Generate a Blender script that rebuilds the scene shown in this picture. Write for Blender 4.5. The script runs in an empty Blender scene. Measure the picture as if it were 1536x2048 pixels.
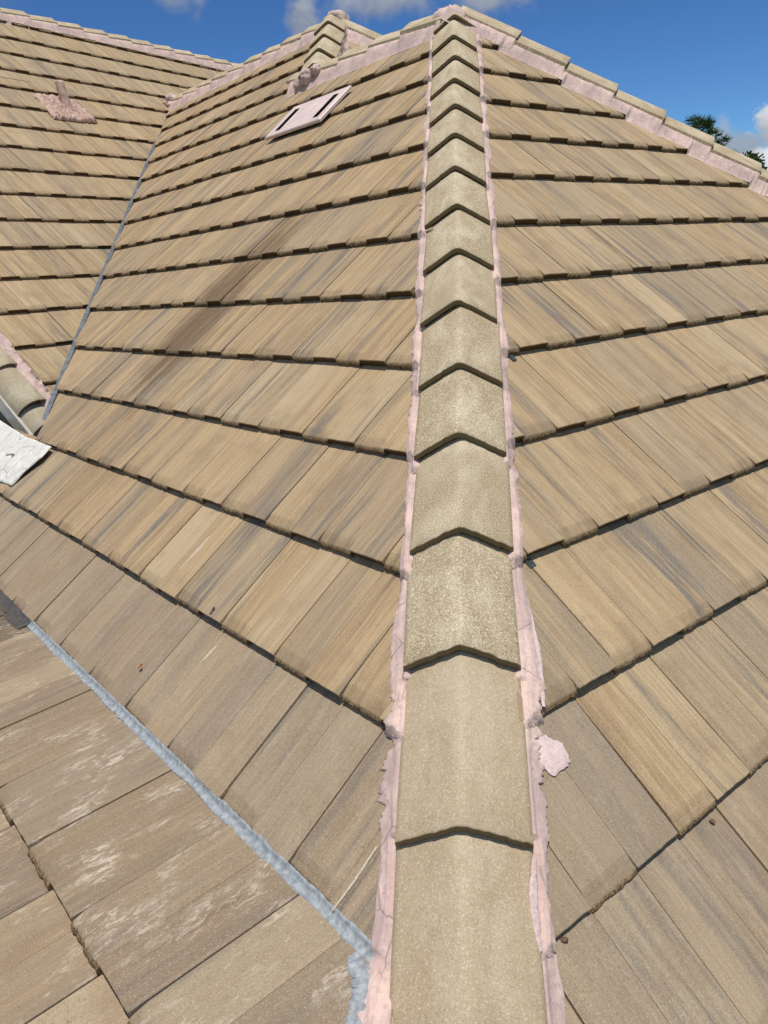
import bpy, bmesh, math, random
import numpy as np
from mathutils import Vector, noise as mnoise
random.seed(7)
sc = bpy.context.scene
COL = sc.collection
V = Vector
R_ = math.radians

# ------------------------------------------------------------------ camera, world, sun
FPX, YAW, PITCH, ROLL = 1572.45, -0.117014, -0.285551, -0.069909
CAM = V((0.0391466, -1.2852894, 0.9924673))
def cam_axes():
    cy, sy = math.cos(YAW), math.sin(YAW)
    f = V((sy * math.cos(PITCH), cy * math.cos(PITCH), math.sin(PITCH)))
    r0 = V((cy, -sy, 0)); u0 = r0.cross(f)
    return (math.cos(ROLL) * r0 + math.sin(ROLL) * u0, -math.sin(ROLL) * r0 + math.cos(ROLL) * u0, f)
CR, CU, CF = cam_axes()
cd = bpy.data.cameras.new("camera"); cam = bpy.data.objects.new("camera", cd); COL.objects.link(cam)
cd.sensor_fit = 'VERTICAL'; cd.sensor_height = 36.0; cd.lens = FPX * 36.0 / 2048.0
cd.clip_start = 0.05; cd.clip_end = 3000
from mathutils import Matrix
cam.matrix_world = Matrix(((CR.x, CU.x, -CF.x, CAM.x), (CR.y, CU.y, -CF.y, CAM.y), (CR.z, CU.z, -CF.z, CAM.z), (0, 0, 0, 1)))
sc.camera = cam

SUN = V((0.03, -0.22, 0.96)).normalized()
sun_el = math.asin(SUN.z); sun_az = math.atan2(SUN.x, SUN.y)
sl = bpy.data.lights.new("sun", 'SUN'); sl.energy = 4.0; sl.angle = R_(0.53); sl.color = (1.0, 0.955, 0.88)
so = bpy.data.objects.new("sun", sl); COL.objects.link(so)
so.rotation_euler = SUN.to_track_quat('Z', 'Y').to_euler(); so.location = (0, 0, 30)
sc.view_settings.view_transform = 'Standard'; sc.view_settings.look = 'None'
sc.view_settings.exposure = 0.0; sc.view_settings.gamma = 1.0

def ray(px, py):
    return (CF + CR * ((px - 768) / FPX) + CU * ((1024 - py) / FPX)).normalized()

class NT:
    """small helper for building node trees"""
    def __init__(s, tree): s.t = tree; s.n = tree.nodes; s.l = tree.links
    def put(s, sock, v):
        if isinstance(v, bpy.types.NodeSocket): s.l.new(v, sock)
        elif v is not None:
            if isinstance(v, (tuple, list)) and len(v) == 3 and len(getattr(sock, 'default_value', (0, 0, 0))) == 4: v = (*v, 1)
            sock.default_value = v
    def math(s, op, a, b=None, c=None, clamp=False):
        n = s.n.new('ShaderNodeMath'); n.operation = op; n.use_clamp = clamp
        s.put(n.inputs[0], a); s.put(n.inputs[1], b); s.put(n.inputs[2], c); return n.outputs[0]
    def vmath(s, op, a, b=None, out=0):
        n = s.n.new('ShaderNodeVectorMath'); n.operation = op
        s.put(n.inputs[0], a); s.put(n.inputs[1], b); return n.outputs[out]
    def xyz(s, x, y, z):
        n = s.n.new('ShaderNodeCombineXYZ'); s.put(n.inputs[0], x); s.put(n.inputs[1], y); s.put(n.inputs[2], z); return n.outputs[0]
    def sep(s, v):
        n = s.n.new('ShaderNodeSeparateXYZ'); s.put(n.inputs[0], v); return n.outputs
    def noise(s, vec, scale=1, detail=3, rough=0.5, dist=0.0):
        n = s.n.new('ShaderNodeTexNoise'); s.put(n.inputs['Vector'], vec); n.inputs['Scale'].default_value = scale
        n.inputs['Detail'].default_value = detail; n.inputs['Roughness'].default_value = rough; n.inputs['Distortion'].default_value = dist
        return n.outputs[0]
    def voro(s, vec, scale=1, feature='F1', rnd=1.0):
        n = s.n.new('ShaderNodeTexVoronoi'); n.feature = feature; s.put(n.inputs['Vector'], vec); n.inputs['Scale'].default_value = scale
        n.inputs['Randomness'].default_value = rnd; return n.outputs[0]
    def ramp(s, v, a, b, lo=0.0, hi=1.0, smooth=True):
        n = s.n.new('ShaderNodeMapRange'); n.interpolation_type = 'SMOOTHSTEP' if smooth else 'LINEAR'
        s.put(n.inputs[0], v); s.put(n.inputs[1], a); s.put(n.inputs[2], b); s.put(n.inputs[3], lo); s.put(n.inputs[4], hi); return n.outputs[0]
    def mix(s, f, a, b, mode='MIX'):
        n = s.n.new('ShaderNodeMix'); n.data_type = 'RGBA'; n.blend_type = mode
        s.put(n.inputs[0], f); s.put(n.inputs[6], a); s.put(n.inputs[7], b); return n.outputs[2]
    def attr(s, name, out='Vector'):
        n = s.n.new('ShaderNodeAttribute'); n.attribute_name = name; return n.outputs[out]
    def coord(s, out='Object'): return s.n.new('ShaderNodeTexCoord').outputs[out]
    def bump(s, h, strength=0.3, dist=0.002, nrm=None):
        n = s.n.new('ShaderNodeBump'); n.inputs['Strength'].default_value = strength; n.inputs['Distance'].default_value = dist
        s.put(n.inputs['Height'], h); 
        if nrm is not None: s.put(n.inputs['Normal'], nrm)
        return n.outputs[0]

# world: physical daylight sky with cumulus in fixed sky directions, plus an added out-of-view cloud layer
w = bpy.data.worlds.new("World"); sc.world = w; w.use_nodes = True
T = NT(w.node_tree); bg = w.node_tree.nodes['Background']
sky = T.n.new('ShaderNodeTexSky'); sky.sky_type = 'NISHITA'; sky.sun_disc = False
sky.sun_elevation = sun_el; sky.sun_rotation = sun_az
sky.altitude = 600; sky.air_density = 1.0; sky.dust_density = 0.15; sky.ozone_density = 5.0
gm = T.n.new('ShaderNodeGamma'); gm.inputs[1].default_value = 1.6
T.put(gm.inputs[0], T.vmath('MULTIPLY', sky.outputs[0], (.105, .105, .105)))
SKYC = T.vmath('MULTIPLY', gm.outputs[0], (11.5, 13.3, 13.4))
gen = T.coord('Generated')
dirn = T.vmath('NORMALIZE', gen)
def cloud(px, py, rx, ry, soft, dens, scale, seed):
    d = ray(px, py); e1 = d.cross(V((0, 0, 1))).normalized(); e2 = e1.cross(d)
    a = T.math('DIVIDE', T.vmath('DOT_PRODUCT', dirn, tuple(e1), out=1), rx / FPX)
    b = T.math('DIVIDE', T.vmath('DOT_PRODUCT', dirn, tuple(e2), out=1), ry / FPX)
    front = T.math('GREATER_THAN', T.vmath('DOT_PRODUCT', dirn, tuple(d), out=1), 0.3)
    r2 = T.math('SQRT', T.math('ADD', T.math('MULTIPLY', a, a), T.math('MULTIPLY', b, b)))
    n = T.noise(T.vmath('ADD', dirn, (seed, seed * .3, 0)), scale, 9, 0.55, 0.25)
    v = T.math('SUBTRACT', T.math('ADD', T.math('MULTIPLY', T.math('SUBTRACT', n, 0.5), 3.0), 1.0), r2)
    return T.math('MULTIPLY', T.math('MULTIPLY', T.ramp(v, 0.0, soft), dens), front), n, b
c = SKYC
for (px, py, rx, ry, soft, dens, scl, seed, top, bot) in [
    (1552, 245, 50, 36, .35, 1.0, 26, 1.3, .92, .58),
    (1432, 268, 52, 26, .7, .75, 26, 4.1, .66, .48),
    (1530, 325, 60, 24, .3, 1.0, 30, 7.7, 1.0, .6),
    (1480, 295, 70, 20, .9, .75, 30, 9.2, .50, .40),
    (600, 28, 46, 50, .9, .8, 24, 2.2, .60, .38),
    (765, 2, 125, 38, 1.0, .75, 22, 5.5, .60, .38),
    (965, 0, 100, 26, 1.1, .75, 22, 3.1, .58, .40),
    (345, -4, 54, 26, 1.2, .6, 24, 6.6, .6, .4),
    (1250, -330, 420, 120, 1.1, .6, 8, 8.6, .7, .45),
    (-700, 120, 420, 120, .8, .8, 9, 1.9, .9, .5),
    (2500, 300, 500, 130, .8, .9, 9, 6.1, .9, .5)]:
    m, n, b = cloud(px, py, rx, ry, soft, dens, scl, seed)
    val = T.ramp(T.math('ADD', b, T.math('MULTIPLY', T.math('SUBTRACT', n, .5), 3.0)), -.9, .9, bot * 7.5, top * 7.5)
    cc = T.xyz(T.math('MULTIPLY', val, .93), T.math('MULTIPLY', val, .97), T.math('MULTIPLY', val, 1.04))
    c = T.mix(m, c, cc)
away = T.ramp(T.vmath('DOT_PRODUCT', dirn, tuple(CF), out=1), .80, .62)  # unseen cloud layer, added outside the view to fill shadows with neutral light
cn = T.noise(dirn, 3.2, 6, .6, .3)
upz = T.ramp(T.sep(dirn)[2], .0, .12)
c = T.mix(T.math('MULTIPLY', T.math('MULTIPLY', T.ramp(cn, .46, .60), away), T.math('MULTIPLY', upz, .80)), c, (5.4, 5.1, 4.7))
T.put(bg.inputs[0], c); bg.inputs[1].default_value = 0.105

# ------------------------------------------------------------------ materials
def mat(name):
    m = bpy.data.materials.new(name); m.use_nodes = True
    t = NT(m.node_tree); b = m.node_tree.nodes['Principled BSDF']
    return m, t, b

def tile_mat(name, warm=0.5, stains=(), paint=0.0, grey=0.5, dark_from=None, sk=.8, base=None):
    m, t, b = mat(name)
    a = t.attr('tuv'); u, v, r = t.sep(a); a2 = t.attr('trd'); r2, sec, vl = t.sep(a2)
    off = t.math('MULTIPLY', r, 61.0)
    wob = t.math('MULTIPLY', t.math('SUBTRACT', t.noise(t.xyz(t.math('MULTIPLY', u, 5), t.math('MULTIPLY', v, 4), r), 1, 2), .5), .02)
    uw = t.math('ADD', u, wob)
    def st(su, sv, det=4, rough=.55, z=0.0):
        return t.noise(t.xyz(t.math('MULTIPLY', uw, su), t.math('MULTIPLY', v, sv), t.math('ADD', off, z)), 1, det, rough)
    s1 = st(26, 1.3, 6, .68); s2 = st(120, 3.4, 4, .7, 7.0); s5 = st(170, 5.0, 2, .6, 51.0); s3 = st(11, .9, 3, .5, 19.0); s4 = st(40, 2.6, 4, .65, 31.0)
    tan = t.mix(warm, (.43, .335, .200), (.412, .280, .150)) if base is None else t.mix(1.0, (0, 0, 0), base)
    pale = (.60, .465, .285)
    brown = (.25, .165, .09)
    col = t.mix(t.math('MULTIPLY', t.ramp(s1, .60, .26), sk), tan, brown)
    col = t.mix(t.math('MULTIPLY', t.ramp(s1, .50, .76), .55 * sk), col, pale)
    col = t.mix(t.math('MULTIPLY', t.ramp(s2, .45, .72), .62 * sk), col, brown)
    col = t.mix(t.math('MULTIPLY', t.ramp(s2, .55, .30), .42 * sk), col, pale)
    col = t.mix(t.math('MULTIPLY', t.math('MULTIPLY', t.ramp(s5, .60, .68), t.ramp(s1, .55, .40)), .55 * sk), col, (.13, .095, .065))
    # per tile tone
    col = t.mix(t.math('MULTIPLY', t.ramp(r2, .45, 1.0), .30), col, (.31, .262, .19))
    col = t.mix(t.math('MULTIPLY', t.ramp(r2, .35, 0.0), .30), col, (.50, .37, .22))
    hb = t.noise(t.xyz(t.math('MULTIPLY', r, 83.0), t.math('MULTIPLY', sec, 7.0), 3.3), 1, 1, .5)
    hz = t.noise(t.xyz(t.math('MULTIPLY', uw, 9.0), t.math('MULTIPLY', v, .8), off), 1, 2, .5)
    bandm = t.math('MULTIPLY', t.ramp(hb, .50, .66), t.ramp(hz, .30, .62))
    col = t.mix(t.math('MULTIPLY', bandm, .62 * grey), col, (.20, .178, .148))
    bl = t.math('MULTIPLY', t.ramp(hb, .44, .30), .35)
    col = t.mix(bl, col, (.50, .41, .27))
    g = t.math('MULTIPLY', t.ramp(s3, .50, .64), t.ramp(s4, .40, .60))
    g = t.math('MULTIPLY', g, t.ramp(r2, .0, .35, .35, 1.0))
    col = t.mix(t.math('MULTIPLY', g, grey), col, (.135, .128, .122))
    g2 = t.math('MULTIPLY', t.ramp(st(20, .7, 2, .5, 44.0), .66, .73), t.ramp(s2, .35, .55))
    col = t.mix(t.math('MULTIPLY', g2, grey * .9), col, (.07, .068, .072))
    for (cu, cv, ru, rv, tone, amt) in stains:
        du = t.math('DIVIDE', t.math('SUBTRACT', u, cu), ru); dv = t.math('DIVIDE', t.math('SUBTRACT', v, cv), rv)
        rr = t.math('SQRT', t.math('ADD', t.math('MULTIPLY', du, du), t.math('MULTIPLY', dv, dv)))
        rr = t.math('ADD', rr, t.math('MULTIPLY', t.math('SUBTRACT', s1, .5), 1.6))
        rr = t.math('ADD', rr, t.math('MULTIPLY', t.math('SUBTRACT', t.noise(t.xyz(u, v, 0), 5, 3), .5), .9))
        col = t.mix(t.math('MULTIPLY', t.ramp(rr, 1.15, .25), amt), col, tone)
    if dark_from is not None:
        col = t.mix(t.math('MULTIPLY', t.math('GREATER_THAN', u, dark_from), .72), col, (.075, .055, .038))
    # grime near the nose and along the joints
    nz = t.noise(t.xyz(t.math('MULTIPLY', u, 30), t.math('MULTIPLY', v, 30), off), 1, 4, .6)
    secA = t.math('SUBTRACT', 1.0, sec)
    gr = t.math('MULTIPLY', t.ramp(t.math('ADD', vl, t.math('MULTIPLY', t.math('SUBTRACT', nz, .5), .07)), .055, .012), t.math('MULTIPLY_ADD', secA, .24, .10))
    col = t.mix(gr, col, (.17, .115, .062))
    cloudy = t.noise(t.xyz(u, v, off), 7, 4, .6)
    col = t.mix(t.math('MULTIPLY', t.ramp(cloudy, .50, .74), .42), col, (.24, .165, .10))
    # the moulded groove down the middle and dirty laps
    gv = t.math('MULTIPLY', t.math('MULTIPLY', sec, secA), 4.0)
    col = t.mix(t.math('MULTIPLY', t.ramp(gv, .05, .6), .75), col, (.11, .075, .045))
    sp = t.noise(t.xyz(u, v, off), 130, 4, .75)
    spg = t.noise(t.xyz(u, v, off), 6, 3, .6)
    col = t.mix(t.math('MULTIPLY', t.ramp(sp, .58, .68), t.ramp(spg, .44, .62, .12, .75)), col, (.17, .115, .07))
    col = t.mix(t.math('MULTIPLY', t.ramp(sp, .40, .30), .35), col, (.62, .51, .35))
    # grains of sand
    fine = t.noise(t.xyz(u, v, r), 420, 2, .6)
    col = t.mix(t.math('MULTIPLY', t.ramp(fine, .58, .70), .50), col, (.66, .56, .40))
    col = t.mix(t.math('MULTIPLY', t.ramp(fine, .43, .30), .60), col, (.15, .105, .06))
    if paint > 0:
        p1 = t.noise(t.xyz(t.math('MULTIPLY', u, 1.0), t.math('MULTIPLY', v, .55), 3.0), 9, 5, .62, .4)
        p2 = t.noise(t.xyz(t.math('MULTIPLY', u, 1.0), t.math('MULTIPLY', v, .35), 9.0), 60, 4, .7, 1.2)
        pm = t.math('MULTIPLY', t.ramp(p1, .47, .66), t.ramp(p2, .46, .62))
        p3 = t.noise(t.xyz(t.math('MULTIPLY', u, 3.0), t.math('MULTIPLY', v, .6), 5.0), 16, 3, .6, .3)
        pm = t.math('MAXIMUM', pm, t.math('MULTIPLY', t.math('MULTIPLY', t.ramp(p3, .70, .76), t.ramp(p2, .42, .55)), .9))
        col = t.mix(t.math('MULTIPLY', pm, paint * .72), col, (.60, .53, .43))
        ring = t.math('ABSOLUTE', t.math('SUBTRACT', t.noise(t.xyz(u, v, 1.0), 12, 2, .4), .62))
        col = t.mix(t.math('MULTIPLY', t.ramp(ring, .006, .0), .22), col, (.14, .10, .065))
    # broken concrete of the front edge, with its shade put into the brown
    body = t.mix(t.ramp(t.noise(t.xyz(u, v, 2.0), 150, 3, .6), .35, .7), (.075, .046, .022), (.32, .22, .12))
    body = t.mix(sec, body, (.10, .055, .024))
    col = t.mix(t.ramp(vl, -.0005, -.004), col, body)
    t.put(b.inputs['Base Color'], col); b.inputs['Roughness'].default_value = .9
    b.inputs['Specular IOR Level'].default_value = .25
    h = t.math('ADD', t.math('MULTIPLY', fine, .6), t.math('MULTIPLY', s4, .8))
    t.put(b.inputs['Normal'], t.bump(h, .45, .0025))
    return m

def cap_mat(name, coarse=1.0, col0=(.60, .505, .35), col1=(.41, .32, .195)):
    m, t, b = mat(name)
    o = t.attr('tuv'); u, v, r = t.sep(o); off = t.math('MULTIPLY', r, 40)
    p = t.xyz(u, v, off)
    big = t.noise(t.xyz(u, t.math('MULTIPLY', v, .45), off), 11, 4, .6, .4)
    col = t.mix(t.ramp(big, .38, .68), col1, col0)
    # runs of dirt spreading from the crest
    au = t.math('ABSOLUTE', u)
    run = t.noise(t.xyz(t.math('ADD', t.math('MULTIPLY', u, 1.0), 0.0), t.math('SUBTRACT', v, t.math('MULTIPLY', au, .9)), off), 22, 4, .6)
    col = t.mix(t.math('MULTIPLY', t.ramp(run, .52, .72), .35), col, col1)
    col = t.mix(t.math('MULTIPLY', t.ramp(au, .07, .0), .22), col, (.47, .41, .29))
    col = t.mix(t.math('MULTIPLY', t.ramp(t.math('ADD', au, t.math('MULTIPLY', big, .08)), .10, .17), .55), col, col1)
    sp = t.noise(p, 260, 3, .8)
    st_ = t.math('ABSOLUTE', t.math('SUBTRACT', t.noise(t.xyz(u, t.math('MULTIPLY', v, .5), off), 16, 4, .6, .6), .55))
    col = t.mix(t.math('MULTIPLY', t.ramp(st_, .016, .0), .22), col, (.26, .205, .13))
    col = t.mix(t.math('MULTIPLY', t.ramp(sp, .55, .66), .95 * coarse), col, (.92, .85, .69))
    col = t.mix(t.math('MULTIPLY', t.ramp(sp, .46, .34), .8 * coarse), col, (.13, .10, .05))
    f2 = t.noise(p, 900, 1, .5)
    col = t.mix(t.math('MULTIPLY', t.ramp(f2, .5, .8), .25), col, (.15, .12, .08))
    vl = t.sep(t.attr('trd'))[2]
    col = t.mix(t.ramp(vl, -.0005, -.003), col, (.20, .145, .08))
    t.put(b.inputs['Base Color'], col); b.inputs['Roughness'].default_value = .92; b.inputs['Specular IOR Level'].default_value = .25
    t.put(b.inputs['Normal'], t.bump(t.math('ADD', sp, t.math('MULTIPLY', big, .5)), .5 * coarse + .12, .003))
    return m

def mortar_mat(name, col0=(.70, .52, .455), col1=(.50, .37, .335), cracks=.45, scale=1.0):
    m, t, b = mat(name); o = t.coord('Object')
    n1 = t.noise(o, 9 * scale, 4, .6); n2 = t.noise(o, 70 * scale, 4, .65)
    col = t.mix(t.ramp(n1, .35, .68), col1, col0)
    col = t.mix(t.math('MULTIPLY', t.ramp(n2, .5, .7), .5), col, (.36, .27, .26))
    ck = t.voro(o, 7 * scale, 'DISTANCE_TO_EDGE'); gate = t.ramp(t.noise(o, 3.1 * scale, 2), .52, .60)
    col = t.mix(t.math('MULTIPLY', t.math('MULTIPLY', t.ramp(ck, .018, .006), gate), cracks), col, (.10, .06, .055))
    tr = t.noise(t.vmath('MULTIPLY', o, (1, .12, .12)), 90 * scale, 3, .6)
    col = t.mix(t.math('MULTIPLY', t.ramp(tr, .52, .7), .35), col, (.40, .31, .30))
    pit = t.noise(o, 120 * scale, 2, .6)
    col = t.mix(t.math('MULTIPLY', t.ramp(pit, .70, .78), .7), col, (.13, .085, .08))
    t.put(b.inputs['Base Color'], col); b.inputs['Roughness'].default_value = .8; b.inputs['Specular IOR Level'].default_value = .3
    t.put(b.inputs['Normal'], t.bump(t.math('ADD', n2, t.math('MULTIPLY', n1, 1.5)), .5, .006))
    return m

def simple(name, col, rough=.7, metal=0.0, nscale=30, namp=.25, col2=None, bump=.2, stretch=(1, 1, 1)):
    m, t, b = mat(name); o = t.vmath('MULTIPLY', t.coord('Object'), stretch)
    n1 = t.noise(o, nscale, 5, .6); c2 = col2 or tuple(x * (1 - namp * 1.6) for x in col)
    t.put(b.inputs['Base Color'], t.mix(t.ramp(n1, .3, .7), c2, col))
    b.inputs['Roughness'].default_value = rough; b.inputs['Metallic'].default_value = metal
    t.put(b.inputs['Normal'], t.bump(n1, bump, .004)); return m

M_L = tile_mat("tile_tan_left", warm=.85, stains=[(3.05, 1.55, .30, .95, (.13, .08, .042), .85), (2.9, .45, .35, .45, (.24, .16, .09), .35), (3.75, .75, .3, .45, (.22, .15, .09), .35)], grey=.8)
M_R = tile_mat("tile_tan_right", warm=.55, grey=.75, stains=[(.42, .05, .16, .10, (.24, .15, .09), .45)])
M_M = tile_mat("tile_tan_wing", warm=.35, grey=.65)
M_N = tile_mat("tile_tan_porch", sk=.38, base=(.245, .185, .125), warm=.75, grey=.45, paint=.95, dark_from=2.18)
M_SMOOTH = tile_mat("tile_new_smooth", sk=.42, base=(.31, .235, .158), warm=.9, grey=.6, paint=.22)
M_CAP = cap_mat("cap_weathered", 1.0)
M_CAP2 = cap_mat("cap_smooth", .42, (.52, .42, .285), (.43, .335, .215))
M_MORT = mortar_mat("pink_mortar")
M_PINK = mortar_mat("pink_coating", (.70, .56, .53), (.62, .48, .455), .2, 2.0)
M_UNDER = simple("dark_underlay", (.03, .022, .016), .95)
M_METAL = simple("valley_metal", (.16, .19, .215), .5, .15, 18, .3)
M_SEAL = simple("grey_sealant", (.38, .41, .425), .6, 0, 70, .3, (.20, .225, .24), .35)
M_TAR = simple("dark_sealant", (.115, .095, .075), .5, 0, 40, .4, (.05, .05, .05), .5)
M_WHITE = None
M_WALL = simple("stucco", (.62, .50, .40), .9, 0, 60, .1)
M_VENT = simple("vent_pink_metal", (.74, .60, .55), .5, 0, 9, .1, (.62, .49, .45), .05)
M_SLOT = simple("vent_slot_dark", (.008, .006, .006), .95)
M_SLOT.node_tree.nodes["Principled BSDF"].inputs["Specular IOR Level"].default_value = 0.0

# ------------------------------------------------------------------ object helpers
def tag(o, label=None, cat=None, group=None, kind=None):
    if label: o['label'] = label
    if cat: o['category'] = cat
    if group: o['group'] = group
    if kind: o['kind'] = kind
    return o
def empty(name, loc, **k):
    o = bpy.data.objects.new(name, None); COL.objects.link(o); o.location = loc; o.empty_display_size = .1
    tag(o, **k); return o
def link(name, me, m, parent=None, **k):
    if m is not None and len(me.materials) == 0:
        for x in (m if isinstance(m, (list, tuple)) else [m]): me.materials.append(x)
    o = bpy.data.objects.new(name, me); COL.objects.link(o)
    if parent is not None:
        o.parent = parent
        o.location = -world_loc(parent)
    tag(o, **k); return o
def world_loc(o):
    l = V((0, 0, 0))
    while o is not None: l = l + V(o.location); o = o.parent
    return l
class MB:
    def __init__(s): s.v = []; s.f = []; s.a = []; s.b = []; s.mi = []
    def add(s, p, a=(0, 0, 0), b=(0, 0, 1)): s.v.append(tuple(p)); s.a.append(a); s.b.append(b); return len(s.v) - 1
    def quad(s, *ids, mi=0): s.f.append(ids); s.mi.append(mi)
    def grid(s, rows, mi=0, closed=False):
        for i in range(len(rows) - 1):
            n = len(rows[i])
            for j in range(n - (0 if closed else 1)):
                k = (j + 1) % n
                s.quad(rows[i][j], rows[i][k], rows[i + 1][k], rows[i + 1][j], mi=mi)
    def box(s, c, ax, ay, az, mi=0):
        c = V(c); ids = []
        for sx in (-1, 1):
            for sy in (-1, 1):
                for sz in (-1, 1): ids.append(s.add(c + ax * sx + ay * sy + az * sz))
        for q in ((0, 1, 3, 2), (4, 6, 7, 5), (0, 4, 5, 1), (2, 3, 7, 6), (0, 2, 6, 4), (1, 5, 7, 3)): s.quad(*[ids[i] for i in q], mi=mi)
    def mesh(s, name, smooth=False):
        me = bpy.data.meshes.new(name); me.from_pydata(s.v, [], s.f)
        for nm, arr in (('tuv', s.a), ('trd', s.b)):
            at = me.attributes.new(nm, 'FLOAT_VECTOR', 'POINT'); at.data.foreach_set('vector', np.array(arr, dtype=np.float32).ravel())
        me.polygons.foreach_set('material_index', s.mi)
        if smooth: me.polygons.foreach_set('use_smooth', [True] * len(s.f))
        me.update(); return me
def nz(x, y=0.0, z=0.0): return mnoise.noise(V((x, y, z)))
def recalc(me):
    bm = bmesh.new(); bm.from_mesh(me); bmesh.ops.recalc_face_normals(bm, faces=bm.faces); bm.to_mesh(me); bm.free()

# ------------------------------------------------------------------ roof frames
s2 = math.sqrt(.5)
PL, PR = 0.68892, 0.69744
class Frame:
    def __init__(s, P0, H, U, E=None):
        s.P0 = V(P0); s.H = V(H).normalized(); s.U = V(U).normalized(); s.E = V(E).normalized() if E else s.H
        s.n = s.H.cross(s.U).normalized()
        if s.n.z < 0: s.n = -s.n
        s.s0 = 0; s.es = .3635; s.last = False
    def P(s, u, v, h=0.0): return s.P0 + s.H * u + s.U * v + s.n * h
    def uv(s, p): q = V(p) - s.P0; return q.dot(s.H), q.dot(s.U)
    def hit(s, px, py, h=0.0):
        r = ray(px, py); P = s.P0 + s.n * h; k = (P - CAM).dot(s.n) / r.dot(s.n); return CAM + r * k
    def saw(s, v):
        f = (v - s.s0) / s.es
        if s.last and v > s.s0: return TT * (1 - f)
        f = f - math.floor(f); return TT * (1 - f)
TT = .030
O = V((0, 0, -.08))
FL = Frame(O, (-s2, s2, 0), (s2 * math.cos(PL), s2 * math.cos(PL), math.sin(PL))); FL.s0 = .1202
FR = Frame(O, (s2, s2, 0), (-s2 * math.cos(PR), s2 * math.cos(PR), math.sin(PR))); FR.s0 = -.2226; FR.es = .3639
azM, pM = R_(60.348), R_(41.17)
HM = V((math.cos(azM), math.sin(azM), 0)); UM = V((-math.sin(azM) * math.cos(pM), math.cos(azM) * math.cos(pM), math.sin(pM)))
nM = HM.cross(UM)
FM = Frame(CAM + nM * -3.717, HM, UM); FM.s0 = 3.810; FM.es = .364
pN = R_(9)
UN = V((s2 * math.cos(pN), s2 * math.cos(pN), math.sin(pN)))
FN = Frame(FL.P(0, -.262, .027), FL.H, UN); FN.s0 = -.388; FN.es = .362; FN.last = True
HIPD = V((0.007, 0.862, 0.506)).normalized()
HSD = V((1, -.0087, 0)).normalized(); HUP = HSD.cross(HIPD).normalized()
VR = 4.20                      # slope length up to the front ridge
V2 = 5.22                      # slope length up to the rear ridge
cosL = math.cos(PL)
APEX = FL.P(VR * cosL, VR)
# valley between left slope and wing
vdir = FL.n.cross(FM.n).normalized()
if vdir.z < 0: vdir = -vdir
def plane_isect(A, B, D):
    # point on planes A and B closest to camera-ish height D
    import mathutils
    m = mathutils.Matrix((A.n, B.n, V((0, 0, 1))))
    return m.inverted() @ V((A.n.dot(A.P0), B.n.dot(B.P0), D))
VALT = FL.hit(345, 205, .01); VALB = FL.hit(97, 830, .01); vdir = (VALT - VALB).normalized()
VAL0 = VALB - vdir * (VALB.z / vdir.z)

# ------------------------------------------------------------------ tiles
def tile(mb, F, row, u_left, sgn, W=.3065, old=True, seed=0, tf=1.0):
    """one interlocking flat tile; u_left = left edge seen from below, sgn = direction of 'right' along F.H"""
    rnd = random.random(); rnd2 = random.random(); v0 = F.s0 + row * F.es
    dz = random.uniform(-.0016, .0022); dv = random.uniform(-.003, .003); sk = random.uniform(-.004, .004); tilt = random.uniform(-.0012, .0012)
    half = .154; L = .398
    T0 = TT * tf
    def top(v): return T0 * (1 - v / F.es) + dz
    cols = []
    nA = 11; nB = 7
    for i in range(nA + 1): cols.append((half * i / nA, 0))
    cols[-1] = (half - .0012, 0)
    for i in range(nB + 1): cols.append((half + .0012 + (W - half - .0012) * i / nB, 1))
    rows = []
    def colpts(x, sec, edge=0.0):
        k1 = nz(x * 60 + seed * 3.1, row * 5.3, seed * .77); k2 = nz(x * 140 + seed * 1.7, row * 2.3, 5 + seed); k3 = nz(x * 30, seed * 2.1, 9.0)
        if sec == 0:
            n = .0045 * k1 + .003 * k2
            pr = [(.004 + n, -.006), (-.001 + n, .28 * T0 + .002 * k2), (.0015 + n, .52 * T0 + .003 * k1 * tf), (.011 + n * .6, .74 * T0 + .0015 * k3), (.026 + .002 * k1, top(.026) - .0045), (.045, top(.045) - .0006), (.12, top(.12)), (L, top(L))]
        else:
            n = .0012 * k1 + .0012 * k2
            if k3 > .45: n += .004 * (k3 - .45)
            pr = [(.011 + n, -.006), (.0095 + n, .3 * T0), (.0080 + n, .62 * T0), (.0075 + n, top(.01) - .0012), (.0095 + n, top(.012) + .0006), (.045, top(.045) + .0006), (.12, top(.12) + .0006), (L, top(L))]
        out = []
        for q, (pv, pz) in enumerate(pr):
            vl = -.01 if q < 3 else (pv if q != 3 else (.003 if sec == 0 else .0002))
            if sec == 0 and q == 3: vl = .004
            u = u_left + sgn * (x + (tilt * 0))
            p = F.P(u, v0 + pv + dv + sk * (x - .15) * 2, pz - edge + tilt * (x - .15) * 6)
            out.append(mb.add(p, (u, v0 + pv, rnd), (rnd2, float(sec), vl)))
        return out
    rows.append(colpts(-.0001, 0, .014))
    for i, (x, sec) in enumerate(cols):
        e = .0014 if (i == 0 or i == len(cols) - 1) else (.0016 if i in (nA, nA + 1) else 0)
        rows.append(colpts(x, sec, e))
        if i == 0 or i == len(cols) - 2:
            xx = .003 if i == 0 else W - .003
            rows.append(colpts(xx, sec, 0))
    rows.append(colpts(W + .0001, 1, .014))
    mb.grid(rows)

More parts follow.
